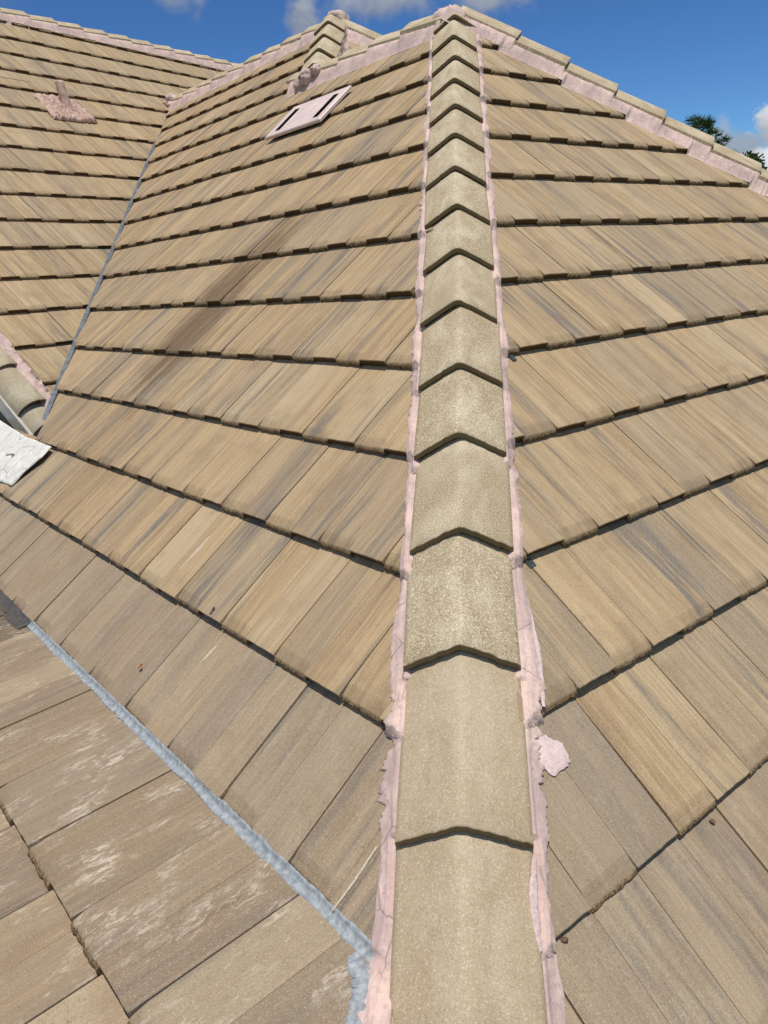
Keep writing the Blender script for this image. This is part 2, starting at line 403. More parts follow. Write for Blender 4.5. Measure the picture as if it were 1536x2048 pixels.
def slope(name, F, rows, phase, sgn, urange, planes, parent, m, smoothf=None, thinf=None, **k):
    """rows: iterable of row numbers; phase(row) -> joint position; planes: list of (keep(u,v)->bool, [(pt, normal)...])"""
    bmt = bmesh.new(); seed = 0
    for keep, cl in planes:
        mb = MB()
        for r in rows:
            ph = phase(r) % .31
            k0 = math.floor((urange[0] - ph) / .31) - 1; k1 = math.ceil((urange[1] - ph) / .31) + 1
            for j in range(k0, k1 + 1):
                seed += 1
                ul = ph + j * .31
                uc = ul + sgn * .155; vc = F.s0 + r * F.es + .18
                if not keep(uc, vc, r): continue
                before = len(mb.f)
                tile(mb, F, r, ul, sgn, seed=seed * .37, tf=thinf(uc, r) if thinf else 1.0)
                if smoothf and smoothf(uc, vc, r):
                    for q in range(before, len(mb.f)): mb.mi[q] = 1
        me = mb.mesh("tmp")
        b2 = bmesh.new(); b2.from_mesh(me)
        for pt, nn in cl:
            bmesh.ops.bisect_plane(b2, geom=b2.verts[:] + b2.edges[:] + b2.faces[:], plane_co=pt, plane_no=nn, clear_outer=True, dist=1e-6)
        m2 = bpy.data.meshes.new("tmp2"); b2.to_mesh(m2); b2.free(); bmt.from_mesh(m2)
        bpy.data.meshes.remove(me); bpy.data.meshes.remove(m2)
    bmesh.ops.recalc_face_normals(bmt, faces=bmt.faces)
    out = bpy.data.meshes.new(name); bmt.to_mesh(out); bmt.free()
    o = link(name, out, m, parent, **k)
    return o

def poly_sheet(name, pts, m, parent, thick=.01, n=None, **k):
    mb = MB(); n = n or V((0, 0, 1)); t = [mb.add(p) for p in pts]; b = [mb.add(V(p) - n * thick) for p in pts]
    mb.f.append(tuple(t)); mb.mi.append(0); mb.f.append(tuple(reversed(b))); mb.mi.append(0)
    for i in range(len(pts)): j = (i + 1) % len(pts); mb.quad(t[i], b[i], b[j], t[j])
    me = mb.mesh(name); recalc(me); return link(name, me, m, parent, **k)

# ------------------------------------------------------------------ caps and mortar
def cap(name, P, D, S, UPv, half, drop, parent, m, length=.415, thick=.025, tip=.027, seed=0, round_=False, **k):
    """angle cap; P crest at its nose, D towards its tail, S sideways, UPv up in the cross-section"""
    mb = MB(); rnd = random.random(); N = 26
    js = random.uniform(-.004, .004); jr = random.uniform(-.02, .02)
    def prof(a, narrow):   # a -1..1
        x = a * half * narrow
        if round_:
            ang = a * R_(75) - R_(22); return half * math.sin(ang) * narrow, half * (math.cos(ang) - 1)
        r = .013; ax = abs(x); sl = drop / half
        y = -sl * (math.sqrt(ax * ax + r * r) - r)
        pass
        return x, y
    def ring(dist, off, narrow, ny=0.0, inner=False, vl=.1):
        ids = []
        for i in range(N + 1):
            a = -1 + 2 * i / N; x, y = prof(a, narrow)
            rough = (nz(a * 9 + seed, seed * 1.3, 2.0) * .003 + nz(a * 30 + seed, seed, 7.0) * .0022) * ny
            p = P + D * (dist + rough) + S * (x + js + jr * dist) + UPv * (y + off)
            ids.append(mb.add(p, (a * half, dist, rnd), (rnd, 0, vl)))
        return ids
    nz_rows = 3
    rs = [ring(.006, -thick, .99, 1, vl=-.01), ring(-.0015, -thick * .75, 1.0, 1.2, vl=-.01), ring(0, -.002, 1.0, 1.2, vl=-.004), ring(.0035, .0004, 1.0, .8, vl=.002)]
    n = 8
    for q in range(1, n + 1):
        dd = length * q / n
        rs.append(ring(dd, -tip * dd / .36, 1 - .012 * dd / length, 0, vl=.1))
    mb.grid(rs); n_top = (nz_rows * N, len(mb.f))
    # underside
    ru = [ring(length, -tip * length / .36 - thick, .985, 0, vl=-.01), ring(.006, -thick, .99, 1, vl=-.01)]
    mb.grid(ru)
    # side edges
    for e in (0, N):
        for q in range(3, len(rs) - 1):
            x, y = prof(-1 if e == 0 else 1, 1)
        top_ = [r[e] for r in rs[3:]]
        low = []
        for q in range(len(top_)):
            pv = V(mb.v[top_[q]]); low.append(mb.add(pv - UPv * thick, mb.a[top_[q]], (rnd, 0, .1)))
        for q in range(len(top_) - 1):
            mb.quad(top_[q], top_[q + 1], low[q + 1], low[q])
    me = mb.mesh(name)
    for q in range(*n_top): me.polygons[q].use_smooth = True
    recalc(me)
    return link(name, me, m, parent, **k)

def surf(base, up, frames):
    best = -1e9
    for F in frames:
        h = 0.0
        for _ in range(3):
            p = base + up * h; u, v = F.uv(p); h = ((F.P0 - base).dot(F.n) + F.saw(v)) / up.dot(F.n)
        best = max(best, h)
    return best

def mortar(name, P, D, S, UPv, t0, t1, frames, parent, m, half=.137, drop=.095, outer=.165, rag=.018, seed=0., step=.006, lump=.004, wid=None, tip=.027, sp=.36, ph=0.0, far=False, full=False, bulk=0.0, **k):
    """bed of mortar from the cap edge down to the tiles; its top follows the lapped caps"""
    mb = MB(); rows = []
    n = int((t1 - t0) / step)
    for i in range(n + 1):
        t = t0 + (t1 - t0) * i / n; c = P + D * t
        gate = max(0, nz(t * 2.3, seed + 11) * 1.8 + .25)
        o = outer + rag * (.55 * nz(t * 5, seed) + gate * (.8 * nz(t * 21, seed + 3) + .5 * nz(t * 63, seed + 5) + .4 * nz(t * 150, seed + 6))) + (wid(t) if wid else 0)
        o = max(o, half + .012)
        fr = ((t - ph) / sp) % 1.0
        ey = -drop - tip * (fr if not far else 1 - fr)
        hs = surf(c + S * o, UPv, frames)
        l1 = lump * nz(t * 9, seed + 1.5); l2 = lump * (nz(t * 31, seed + 8) + .6 * nz(t * 77, seed + 9))
        xe = half + .0030 + bulk * (.6 + 1.6 * nz(t * 4.1, seed + 17)) + .0025 * nz(t * 26, seed + 12) + max(0, wid(t) * .55 if wid else 0)
        hm = surf(c + S * (xe + .012), UPv, frames)
        foot = min(o - .004, xe + .008 + bulk * (.4 + nz(t * 6, seed + 18)) + abs(l1) * .6 + (ey - hm) * .12)
        th = .0022 + .0022 * nz(t * 45, seed + 14) + .005 * gate * (.6 + nz(t * 110, seed + 15))
        hm2 = surf(c + S * ((foot + o) / 2), UPv, frames)
        pts = [(half - .02, ey - .012), (half - .003, ey - .004 + l2 * .3), (half + .001 + (xe - half) * .5, ey - .006 + l2 * .5), (xe + l1 * .4, ey + (hm - ey) * .45 + l2 * .4), (xe + .004 + l1 * .6, hm + .016),
               (foot, hm + .007 + abs(l2) * .5), ((foot + o) / 2, hm2 + th + .002), (o - .002, hs + th), (o, hs + .0008)]
        if full:
            hf = surf(c + S * (o - .012), UPv, frames); y0 = ey - .006
            pts = [(half - .03, ey - .010), (half - .004, ey - .004 + l2 * .3)]
            for g, bl in ((.25, .010), (.5, .014), (.78, .012)):
                xg = half + (o - .012 - half) * g; pts.append((xg + l1 * .3, y0 + (hf - y0) * g + bl + l1 * .8 + l2 * .6))
            pts += [(o - .010, hf + .008 + abs(l2) * .6), (o - .003, hs + .004), (o, hs + .0008)]
        else:
            pts = [pts[0]] + [(a, max(b, surf(c + S * a, UPv, frames) + .004)) for a, b in pts[1:-1]] + [pts[-1]]
        rows.append([mb.add(c + S * a + UPv * b, (a, t, 0)) for a, b in pts])
    mb.grid(rows)
    me = mb.mesh(name, smooth=True); recalc(me)
    return link(name, me, m, parent, **k)

def patch(name, F, pts, m, parent=None, h=.003, lump=.002, rag=.006, seed=0., n=10, surfF=None, fine=1.0, **k):
    """ragged thin layer lying on a slope: pts polygon in plane coordinates"""
    mb = MB(); P2 = []
    for i in range(len(pts)):
        a, b = pts[i], pts[(i + 1) % len(pts)]
        L = math.hypot(b[0] - a[0], b[1] - a[1]); q = max(2, int(L / (.006 * fine)))
        for j in range(q):
            f = j / q; x = a[0] + (b[0] - a[0]) * f; y = a[1] + (b[1] - a[1]) * f
            nx, ny = (b[1] - a[1]) / L, -(b[0] - a[0]) / L
            r = rag * (nz(x * 40, y * 40, seed) + .8 * nz(x * 120, y * 120, seed + 4))
            P2.append((x + nx * r, y + ny * r))
    cx = sum(p[0] for p in P2) / len(P2); cy = sum(p[1] for p in P2) / len(P2)
    rows = []
    for q in range(n + 1):
        f = 1 - q / n * .98
        row = []
        for (x, y) in P2:
            X = cx + (x - cx) * f; Y = cy + (y - cy) * f
            hh = (F.saw(Y) if surfF is None else surfF(X, Y)) + (h * min(1, q * .8) + (lump * (.5 + nz(X * 60, Y * 60, seed + 9)) if q else 0)) + .0006
            row.append(mb.add(F.P(X, Y, hh), (X, Y, 0)))
        rows.append(row)
    mb.grid(rows, closed=True)
    mb.f.append(tuple(rows[-1])); mb.mi.append(0)
    me = mb.mesh(name, smooth=True); recalc(me); return link(name, me, m, parent, **k)

# ================================================================== MAIN ROOF
roof = empty("tiled_roof", FL.P(0, -.4), label="main hipped roof of tan streaked concrete tiles with the long capped hip in the middle", cat="roof")
hipL = (V(O), HSD.copy())                      # vertical-ish plane through the hip
def rowphL(r): return (.045 if r % 2 == 0 else .205) + (.01 if r > 6 else 0)
# rows on the left slope: row -1 is the eave course.  photo: k=0 -> .20
def phL(r): return .20 if r % 2 == 0 else .04
clear = .012
H2P = FL.P(4.74, VR)                           # foot of the small rear hip (on the slope plane)
sideL_ = FL.n.cross(vdir).normalized(); sideL_ = sideL_ if sideL_.dot(FL.H) < 0 else -sideL_
planesL = [
    (lambda u, v, r: r < 1 and u > -.4, [(O + HSD * -.10, HSD)]),
    (lambda u, v, r: r > 0 and v < VR + .2 and u > -.4, [(O + HSD * -.10, HSD), (FL.P(0, VR - .02), FL.U), (VAL0 + sideL_ * .004, -((FL.n.cross(vdir)).normalized()) * (1 if (FL.n.cross(vdir)).dot(FL.H) < 0 else -1))]),
    (lambda u, v, r: v > VR - .3, [(H2P + HSD * -.07, HSD), (FL.P(0, VR - .02), -FL.U), (FL.P(0, V2 - .02), FL.U), (VAL0 + sideL_ * .004, -((FL.n.cross(vdir)).normalized()) * (1 if (FL.n.cross(vdir)).dot(FL.H) < 0 else -1))]),
]
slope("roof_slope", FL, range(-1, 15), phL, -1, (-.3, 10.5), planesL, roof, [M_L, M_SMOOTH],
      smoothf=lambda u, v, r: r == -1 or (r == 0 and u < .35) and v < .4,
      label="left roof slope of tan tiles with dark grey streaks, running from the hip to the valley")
def phR(r): return .17 if r % 2 == 0 else .02
rh_c = VR * cosL + VR * math.cos(PR)           # u + v cos = rh_c along the right hip
RHP = FR.P(rh_c - VR * math.cos(PR), VR); RHD = (FR.P(rh_c, 0) - RHP).normalized()      # runs down to the right
RHS = RHD.cross(V((0, 0, 1))).normalized()     # horizontal sideways; towards the camera side?
if RHS.y > 0: RHS = -RHS
RHU = RHD.cross(RHS).normalized()
if RHU.z < 0: RHU = -RHU
planesR = [(lambda u, v, r: u > -.8 and v < VR + .3, [(O + HSD * .10, -HSD), (RHP + RHS * .09, -RHS)])]
slope("roof_slope", FR, range(-3, 12), phR, 1, (-1.2, 6.6), planesR, roof, [M_R, M_SMOOTH],
      smoothf=lambda u, v, r: r == -1 or (r == 0 and u < .33), thinf=lambda u, r: .42 if r < 0 else (.45 if (r == 0 and u < .48) else (.75 if r == 0 else 1.0)),
      label="right roof slope of yellowish tan tiles between the long hip and the right-hand hip")

# underlay sheets just beneath the tiles
def underlay(F, uvs, parent, **k): return poly_sheet("roof_deck", [F.P(u, v, -.012) for u, v in uvs], M_UNDER, parent, .04, F.n, **k)
vb = FL.uv(VAL0); vt = FL.uv(VAL0 + vdir * 6)
kv = (vt[0] - vb[0]) / (vt[1] - vb[1])
def uval(v): return vb[0] + (v - vb[1]) * kv
underlay(FL, [(-.262 * cosL, -.262), (VR * cosL, VR), (4.98, VR), (4.74 + (V2 - VR) * cosL, V2), (uval(V2), V2), (uval(.3), .3), (5.6, .0), (5.6, -.262)], roof)
underlay(FR, [(-1.1 * cosL, -1.1), (VR * cosL, VR), (rh_c + 1.1 * cosL, -1.1)], roof)

# main hip caps: crest line through the origin, spacing .36
names = {}
for k in range(-2, 15):
    t = k + {0: -.06, 1: .07, 2: .06, 3: .08}.get(k, 0.0)
    if k == 14: t = 14.10
    o = cap("hip_cap", HIPD * (t * .36), HIPD, HSD, HUP, .137, .095, roof, M_CAP2 if k <= 0 else M_CAP, seed=k * 2.7, tip=.027,
            length=.415 if k < 14 else .30)
    if k <= 0: o['label'] = "smooth pale cap tile near the bottom of the long hip"
    elif k == 14: o['label'] = "top cap tile of the long hip, bedded in pink mortar at the peak"
frL = [FL]; frLN = [FL, FN]
mortar("mortar_bed", V((0, 0, 0)), HIPD, -HSD, HUP, -1.0, 5.16, frLN, roof, M_MORT, seed=1.0, outer=.163, rag=.030, step=.0045, bulk=.006, wid=lambda t: .012 * max(0, min(1, (.75 - t) / .3)) + .035 * max(0, min(1, (-.15 - t) / .25)),
       label="strip of pink mortar along the left side of the long hip")
mortar("mortar_bed", V((0, 0, 0)), HIPD, HSD, HUP, -1.0, 5.16, [FR], roof, M_MORT, seed=21.0, outer=.165, rag=.030, step=.0045, bulk=.006, wid=lambda t: .016 * max(0, 1 - abs(t - .42) / .25),
       label="strip of pink mortar along the right side of the long hip")

# ridges: cross-section frames
def ridge_frame(D):
    S = D.cross(V((0, 0, 1))).normalized(); U = S.cross(D).normalized()
    if U.z < 0: U = -U
    return S, U
def ridge(Pc, D, length, n_caps, nose_at_far, frames_side, parent, seed, mside=1, height=.088, half=.108, drop=.080, outer=.172, far=None, both=False, spacing=.36, lab=None, caplab=None, extra=.0):
    """Pc: ridge line start (roof planes' intersection); D: direction; frames_side: frames on visible side; S points to it"""
    S, U = ridge_frame(D)
    if far is not None and S.dot(far) < 0: S = -S
    c0 = Pc + U * height
    for i in range(n_caps):
        if nose_at_far: cap("ridge_cap", c0 + D * ((i + 1) * spacing), -D, S, U, half, drop, parent, M_CAP, seed=seed + i * 1.9)
        else: cap("ridge_cap", c0 + D * (i * spacing), D, S, U, half, drop, parent, M_CAP, seed=seed + i * 1.9)
    mortar("mortar_bed", c0, D, S, U, -.05, length + extra, frames_side, parent, M_MORT, half=half, drop=drop, outer=outer, rag=.02, lump=.007, seed=seed + .5, step=.01, label=lab, far=nose_at_far, full=True)
    return c0, S, U

# front ridge from the peak to the left
ridge(APEX, FL.H, 4.98 - VR * cosL, 5, True, [FL], roof, 31., far=V((-1, -1, 0)), lab="pink mortar bed along the front ridge, left of the peak")
# right-hand hip going down to the right
RH0 = RHP + RHU * .118
for i in range(15):
    cap("hip_cap", RH0 + RHD * (.10 + (i + 1) * .36), -RHD, RHS, RHU, .118, .080, roof, M_CAP, seed=60 + i * 1.3, tip=.027)
mortar("mortar_bed", RH0, RHD, RHS, RHU, -.02, 5.6, [FR], roof, M_MORT, seed=71., half=.118, drop=.080, full=True, ph=.10, far=True, outer=.182, rag=.024, lump=.009, step=.008,
       label="lumpy pink mortar bed under the caps of the right-hand hip")

# blob of mortar over the peak
def blob(name, c, rx, ry, rz, parent, m, ax=None, seed=0, amp=.18, n=22, **k):
    mb = MB(); rows = []
    ax = ax or (V((1, 0, 0)), V((0, 1, 0)), V((0, 0, 1)))
    for i in range(n + 1):
        th = math.pi * i / n; row = []
        for j in range(2 * n):
            ph = math.pi * j / n; d = V((math.sin(th) * math.cos(ph), math.sin(th) * math.sin(ph), math.cos(th)))
            r = 1 + amp * mnoise.noise(d * 1.8 + V((seed, 0, 0))) + amp * .5 * mnoise.noise(d * 5 + V((seed, 3, 0)))
            row.append(mb.add(c + (ax[0] * d.x * rx + ax[1] * d.y * ry + ax[2] * d.z * rz) * r))
        rows.append(row)
    mb.grid(rows, closed=True); me = mb.mesh(name, smooth=True); recalc(me); return link(name, me, m, parent, **k)
PK = APEX + V((0, 0, .085))
blob("mortar_cap", PK + V((0.0, .085, -.115)), .165, .17, .118, roof, M_MORT, seed=3, label="rounded lump of pink mortar over the main peak")

# rear part: second peak with its own short hip and ridge
A2 = FL.P(4.74 + (V2 - VR) * cosL, V2)
hipd2 = (A2 - H2P).normalized(); S2 = hipd2.cross(V((0, 0, 1))).normalized(); S2 = S2 if S2.x > 0 else -S2
U2 = S2.cross(hipd2).normalized()
FR2 = Frame(H2P, FR.H, FR.U); FR2.s0 = .12; FR2.es = .3639
L2 = (A2 - H2P).length
for i in range(4):
    cap("hip_cap", H2P + U2 * .135 + hipd2 * (-.12 + i * .36), hipd2, S2, U2, .137, .095, roof, M_CAP, seed=90 + i * 2.1, tip=.027, length=.415 if i < 3 else .25)
mortar("mortar_bed", H2P + U2 * .135, hipd2, S2, U2, -.1, L2 + .02, [FR2], roof, M_MORT, seed=95., outer=.17, rag=.02, lump=.007, label="pink mortar beside the short rear hip")
mortar("mortar_bed", H2P + U2 * .135, hipd2, -S2, U2, .1, L2 + .02, [FL], roof, M_MORT, seed=97., outer=.160, rag=.012)
for (bx, by, bh, br, sd, lb) in ((606, 168, .03, .062, 19, "broken end of the front ridge mortar on the left slope"), (619, 155, .05, .070, 13, "pink mortar lump where the short hip meets the front ridge"), (634, 141, .07, .045, 27, "pink mortar smeared over the lowest cap of the short hip")):
    blob("mortar_cap", FL.hit(bx, by, bh), br * 1.15, br, br * .95, roof, M_MORT, seed=sd, amp=.28, label=lb)
blob("mortar_cap", A2 + V((.03, .06, .045)), .12, .15, .09, roof, M_MORT, seed=17, label="pink mortar lump over the rear peak")
RH2D = RHD; RH2_0 = A2 + RHU * .13
for i in range(7): cap("hip_cap", RH2_0 + RHD * (.10 + (i + 1) * .36), -RHD, RHS, RHU, .118, .080, roof, M_CAP, seed=120 + i * 1.3, tip=.027)
mortar("mortar_bed", RH2_0, RHD, RHS, RHU, 0, 2.4, [FR2], roof, M_MORT, seed=125., half=.118, drop=.080, full=True, ph=.10, far=True, outer=.185, rag=.02, lump=.008)
v2l = (V2 - VR)
slope("roof_slope", FR2, range(-3, 3), phR, 1, (-1.0, 3.5), [(lambda u, v, r: u > -.8, [(H2P + S2 * .09, -S2), (A2 + RHS * .09, -RHS)])], roof, [M_R], label="small patch of tiles behind the front ridge")
ridge(A2, FL.H, (uval(V2) - (4.74 + (V2 - VR) * cosL)), 10, True, [FL], roof, 141., far=V((-1, -1, 0)), lab="pink mortar bed along the rear ridge down to the valley")
VT = FL.P(uval(V2) - .02, V2)
blob("mortar_cap", VT + V((.05, -.10, .0)), .12, .12, .085, roof, M_MORT, seed=23, amp=.4, label="pink mortar lump at the top of the valley")
# rear slopes, unseen from the front, close the volume
poly_sheet("rear_slope", [APEX, FL.P(4.98, VR), FL.P(4.98, VR) + V((3, 3, -3.4)), RHP + RHD * 5.9 + V((3.2, 3.2, -.6))  , RHP + RHD * 5.9], M_R, roof, .03)
poly_sheet("rear_slope", [A2, FL.P(uval(V2) + .8, V2), FL.P(uval(V2) + .8, V2) + V((3.4, 3.4, -4.0)), A2 + RHD * 3 + V((2.6, 2.6, -2.0)), A2 + RHD * 3], M_R, roof, .03)

# valley metal with a raised centre rib
mb = MB(); rows = []
VC = VAL0 + vdir * ((-.5 - 0) / vdir.z * .0)
sideL = FL.n.cross(vdir).normalized(); sideL = sideL if sideL.dot(FL.H) < 0 else -sideL      # towards left slope
sideM = FM.n.cross(vdir).normalized(); sideM = sideM if sideM.dot(FM.H) < 0 else -sideM      # towards wing slope
t0v = (.36 - VAL0.z) / vdir.z; t1v = (3.30 - VAL0.z) / vdir.z
for i in range(60):
    t = t0v + (t1v - t0v) * i / 59; c = VAL0 + vdir * t; w_ = .0025 * nz(t * 3, 1)
    rows.append([mb.add(c + q) for q in (sideM * .03 - FM.n * .06, sideM * .001 - V((0, 0, .05)), V((0, 0, .004 + w_)) - sideL * .001, V((0, 0, .008 + w_)) + sideL * .004, sideL * .008 - V((0, 0, .01)), sideL * .05 - FL.n * .035)])
mb.grid(rows); me = mb.mesh("valley_flashing"); recalc(me)
link("valley_flashing", me, M_METAL, roof, label="narrow blue grey metal strip in the valley between the two roofs")

# sealant along the break of pitch
def seal(name, u0, u1, m, seed, wide, parent, **k):
    mb = MB(); rows = []; n = int((u1 - u0) / .003)
    for i in range(n + 1):
        u = u0 + (u1 - u0) * i / n
        gate = max(0, nz(u * 5, seed + 7) * 2 + .3)
        lo = wide + .008 * nz(u * 7, seed) + gate * (.007 * nz(u * 31, seed + 2) + .004 * nz(u * 90, seed + 3)) + .0012 * nz(u * 300, seed)
        hi = .008 + .003 * nz(u * 23, seed + 6) + .002 * nz(u * 80, seed)
        b = .0012 * nz(u * 17, seed + 8)
        vt = FL.s0 - FL.es + hi
        pts = [FL.P(u, vt + .002, TT * .93), FL.P(u, vt, TT + .0015), FL.P(u, FL.s0 - FL.es + .001, TT * .86 + b)]
        base = FN.uv(pts[2])[1]
        for f in (.15, .4, .65, .88, 1.0):
            vv = base - (.004 + (lo + .004) * f)
            hh = FN.saw(max(vv, FN.s0 + .002)) + ((.0035 * (1 - f) + .0022 + b * .3 + .0006 * nz(u * 22, f * 3, seed)) if f < 1 else .0004)
            pts.append(FN.P(u, vv, hh))
        rows.append([mb.add(p, (u, j * .01, 0)) for j, p in enumerate(pts)])
    mb.grid(rows); me = mb.mesh(name, smooth=True); recalc(me); return link(name, me, m, parent, **k)
seal("sealant_strip", .0, 2.24, M_SEAL, 3., .013, roof, label="ragged strip of pale blue grey sealant between the steep tiles and the porch roof")
seal("sealant_strip", 2.235, 4.2, M_TAR, 9., .05, roof, label="dark grey sealed strip at the left edge of the eave")

def uvN(px, py): return FN.uv(FN.hit(px, py, .02))
def ribbon(name, F, path, wds, m, parent, seed=0., h=.004, **k):
    mb = MB(); rows = []; n = 26
    for i in range(len(path) - 1):
        for j in range(n):
            f = j / n; x = path[i][0] + (path[i + 1][0] - path[i][0]) * f; y = path[i][1] + (path[i + 1][1] - path[i][1]) * f
            w = wds[i] + (wds[i + 1] - wds[i]) * f; a, b = path[max(0, i - (1 if f < .5 else 0))], path[min(len(path) - 1, i + 1)]
            L = math.hypot(b[0] - a[0], b[1] - a[1]); nx, ny = -(b[1] - a[1]) / L, (b[0] - a[0]) / L
            row = []
            for g in (-1, -.94, -.6, -.2, .2, .6, .94, 1):
                ww = w * (1 + .25 * nz(x * 50, y * 50, seed + (3 if g > 0 else 8)) + .2 * nz(x * 140, y * 140, seed + (1 if g > 0 else 5)))
                X = x + nx * ww * g; Y = y + ny * ww * g
                e = 0 if abs(g) == 1 else h + h * .6 * nz(X * 70, Y * 70, seed)
                row.append(mb.add(F.P(X, Y, F.saw(Y) + e + .0006), (X, Y, 0)))
            rows.append(row)
    mb.grid(rows); me = mb.mesh(name, True); recalc(me); return link(name, me, m, parent, **k)
ribbon("sealant_strip", FN, [uvN(*q) for q in [(700, 1896), (722, 1940), (716, 1990), (708, 2040), (702, 2110)]], [.012, .022, .016, .018, .018], M_SEAL, roof, seed=41., label="grey sealant smear turning down along the foot of the long hip")
# pale patch smeared on the right slope beside the hip
def uvR(px, py): return FR.uv(FR.hit(px, py, .02))
pp = [uvR(*q) for q in [(1070, 1458), (1100, 1462), (1124, 1478), (1142, 1500), (1144, 1518), (1132, 1540), (1108, 1545), (1092, 1530), (1074, 1518), (1071, 1490)]]
patch("mortar_smear", FR, pp, M_PINK, roof, h=.0012, lump=.0016, rag=.007, seed=5., label="round pale pink smear on the tile right of the hip")
# pink smear on the lowest visible cap
FC = Frame(V((0, 0, .002)), -HIPD, None or (-(HSD * .82 + HUP * .57)).normalized())
capn = HIPD.cross((HSD * .137 + HUP * .095).normalized()).normalized()
if capn.z < 0: capn = -capn
class CapPlane:
    pass
legd = (-HSD * .137 - HUP * .095).normalized()
nrmc = HIPD.cross(legd).normalized(); nrmc = nrmc if nrmc.z > 0 else -nrmc
FCp = Frame(HIPD * (-.06 * .36 - .36 * .5) - nrmc * 0.018, HIPD, legd); FCp.n = nrmc; FCp.saw = lambda v: .0
def uvC(px, py): return FCp.uv(FCp.hit(px, py, .006))
pp = [uvC(*q) for q in [(766, 1925), (776, 1990), (800, 2003), (842, 2040), (880, 2080), (800, 2100), (758, 2060), (756, 1990)]]
patch("mortar_smear", FCp, pp, M_PINK, roof, h=.004, lump=.003, rag=.004, seed=15., surfF=lambda X, Y: .004, label="pink mortar smeared over the corner of the lowest cap")

M_CHALK = simple("chalk_mark", (.62, .54, .42), .9, 0, 160, .4, (.44, .35, .25), .3)
def marks(name, F, uvf, path, wpx, m, label, seed, h=.0009, dist=1.6):
    P_ = [uvf(*q) for q in path]; ribbon(name, F, P_, [w_ / FPX * dist for w_ in wpx], m, roof, seed=seed, h=h, label=label)
marks("chalk_mark", FL, lambda x, y: FL.uv(FL.hit(x, y, .025)), [(413, 1068), (392, 1096), (356, 1140)], [1.2, 5, 1], M_CHALK, "pale chalky scrape on a left slope tile", 3, dist=2.4)
marks("chalk_mark", FL, lambda x, y: FL.uv(FL.hit(x, y, .025)), [(427, 1283), (412, 1300), (394, 1322)], [1.2, 4.5, 1], M_CHALK, "short white scrape above the sealant strip", 5, dist=2.0)
marks("chalk_mark", FL, lambda x, y: FL.uv(FL.hit(x, y, .022)), [(752, 1692), (712, 1760), (662, 1836)], [2.5, 3, 1.5], M_CHALK, "thin pale drip running down beside the long hip", 7, dist=1.5)
marks("mortar_smear", FR, uvR, [(1052, 1160), (1060, 1210), (1074, 1300), (1080, 1360), (1083, 1420)], [3, 5, 9, 6, 3], M_PINK, "ragged pale pink smear along the foot of the hip mortar on the right", 9, h=.0018, dist=1.8)
marks("mortar_smear", FR, uvR, [(1078, 1560), (1084, 1680), (1090, 1800), (1096, 1890)], [6, 8, 6, 3], M_PINK, "thin pale pink smear on the lowest right slope tiles beside the hip", 11, h=.0014, dist=1.4)
legr = (HSD * .137 - HUP * .095).normalized(); nrr = HIPD.cross(legr).normalized(); nrr = nrr if nrr.z > 0 else -nrr
FCr = Frame(HIPD * (-.06 * .36 - .36 * .5) - nrr * .010, HIPD, legr); FCr.n = nrr; FCr.saw = lambda v: .0
uvC2 = lambda x, y: FCr.uv(FCr.hit(x, y, .006))
marks("mortar_smear", FCr, uvC2, [(1070, 1712), (1068, 1790), (1074, 1850), (1082, 1905)], [4, 11, 10, 4], M_PINK, "pale pink smear on the right edge of the lowest cap", 13, h=.0065, dist=1.2)
# ventilator low box on the left slope
def uvL(px, py, h=.05): return FL.uv(FL.hit(px, py, h))
vent = None
a = uvL(530, 275); b_ = uvL(637, 240); c_ = uvL(690, 182)
vu0, vu1 = b_[0], a[0]; vv0 = (a[1] + b_[1]) / 2; vv1 = vv0 + .37
mb = MB(); hgt = .052
cU = (vu0 + vu1) / 2; cV = (vv0 + vv1) / 2
def VP(u, v, h): return FL.P(u, v, h)
outline = [(vu0, vv0), (vu1, vv0), (vu1, vv1), (vu0, vv1)]
tp = []; bt = []; bv = .006
for (u, v) in outline:
    du = bv if u < cU else -bv; dvv = bv if v < cV else -bv
    hh = hgt if v < cV else .045
    tp.append(mb.add(VP(u + du, v + dvv, hh))); bt.append((mb.add(VP(u, v, hh - .005)), mb.add(VP(u, v, hh - .022))))
mb.quad(*tp)
for i in range(4):
    j = (i + 1) % 4; mb.quad(tp[i], tp[j], bt[j][0], bt[i][0]); mb.quad(bt[i][0], bt[j][0], bt[j][1], bt[i][1])
me = mb.mesh("roof_vent"); recalc(me)
vent = link("roof_vent", me, M_VENT, roof, label="flat pink metal roof ventilator with two black slots")
for (p, q) in (((604.7, 211), (542, 260)), ((681, 182), (616, 235))):
    A = uvL(*p, .062); B = uvL(*q, .062); uc = (A[0] + B[0]) / 2
    mb = MB(); n = 26; rows = []
    v0_, v1_ = vv0 + .05, vv0 + .30
    for i in range(n * 2 + 1):
        vv = v0_ + (v1_ - v0_) * i / (n * 2); hh = hgt + (.045 - hgt) * (vv - vv0) / (vv1 - vv0) + .0035
        z_ = .006 if i % 2 else 0
        rows.append([mb.add(VP(uc - .034, vv, hh)), mb.add(VP(uc + .022 + z_ * 1.4, vv, hh))])
    mb.grid(rows); me = mb.mesh("vent_slot"); recalc(me)
    s_ = bpy.data.objects.new("vent_slot", me); me.materials.append(M_SLOT); COL.objects.link(s_); s_.parent = vent; s_.location = (0, 0, 0)
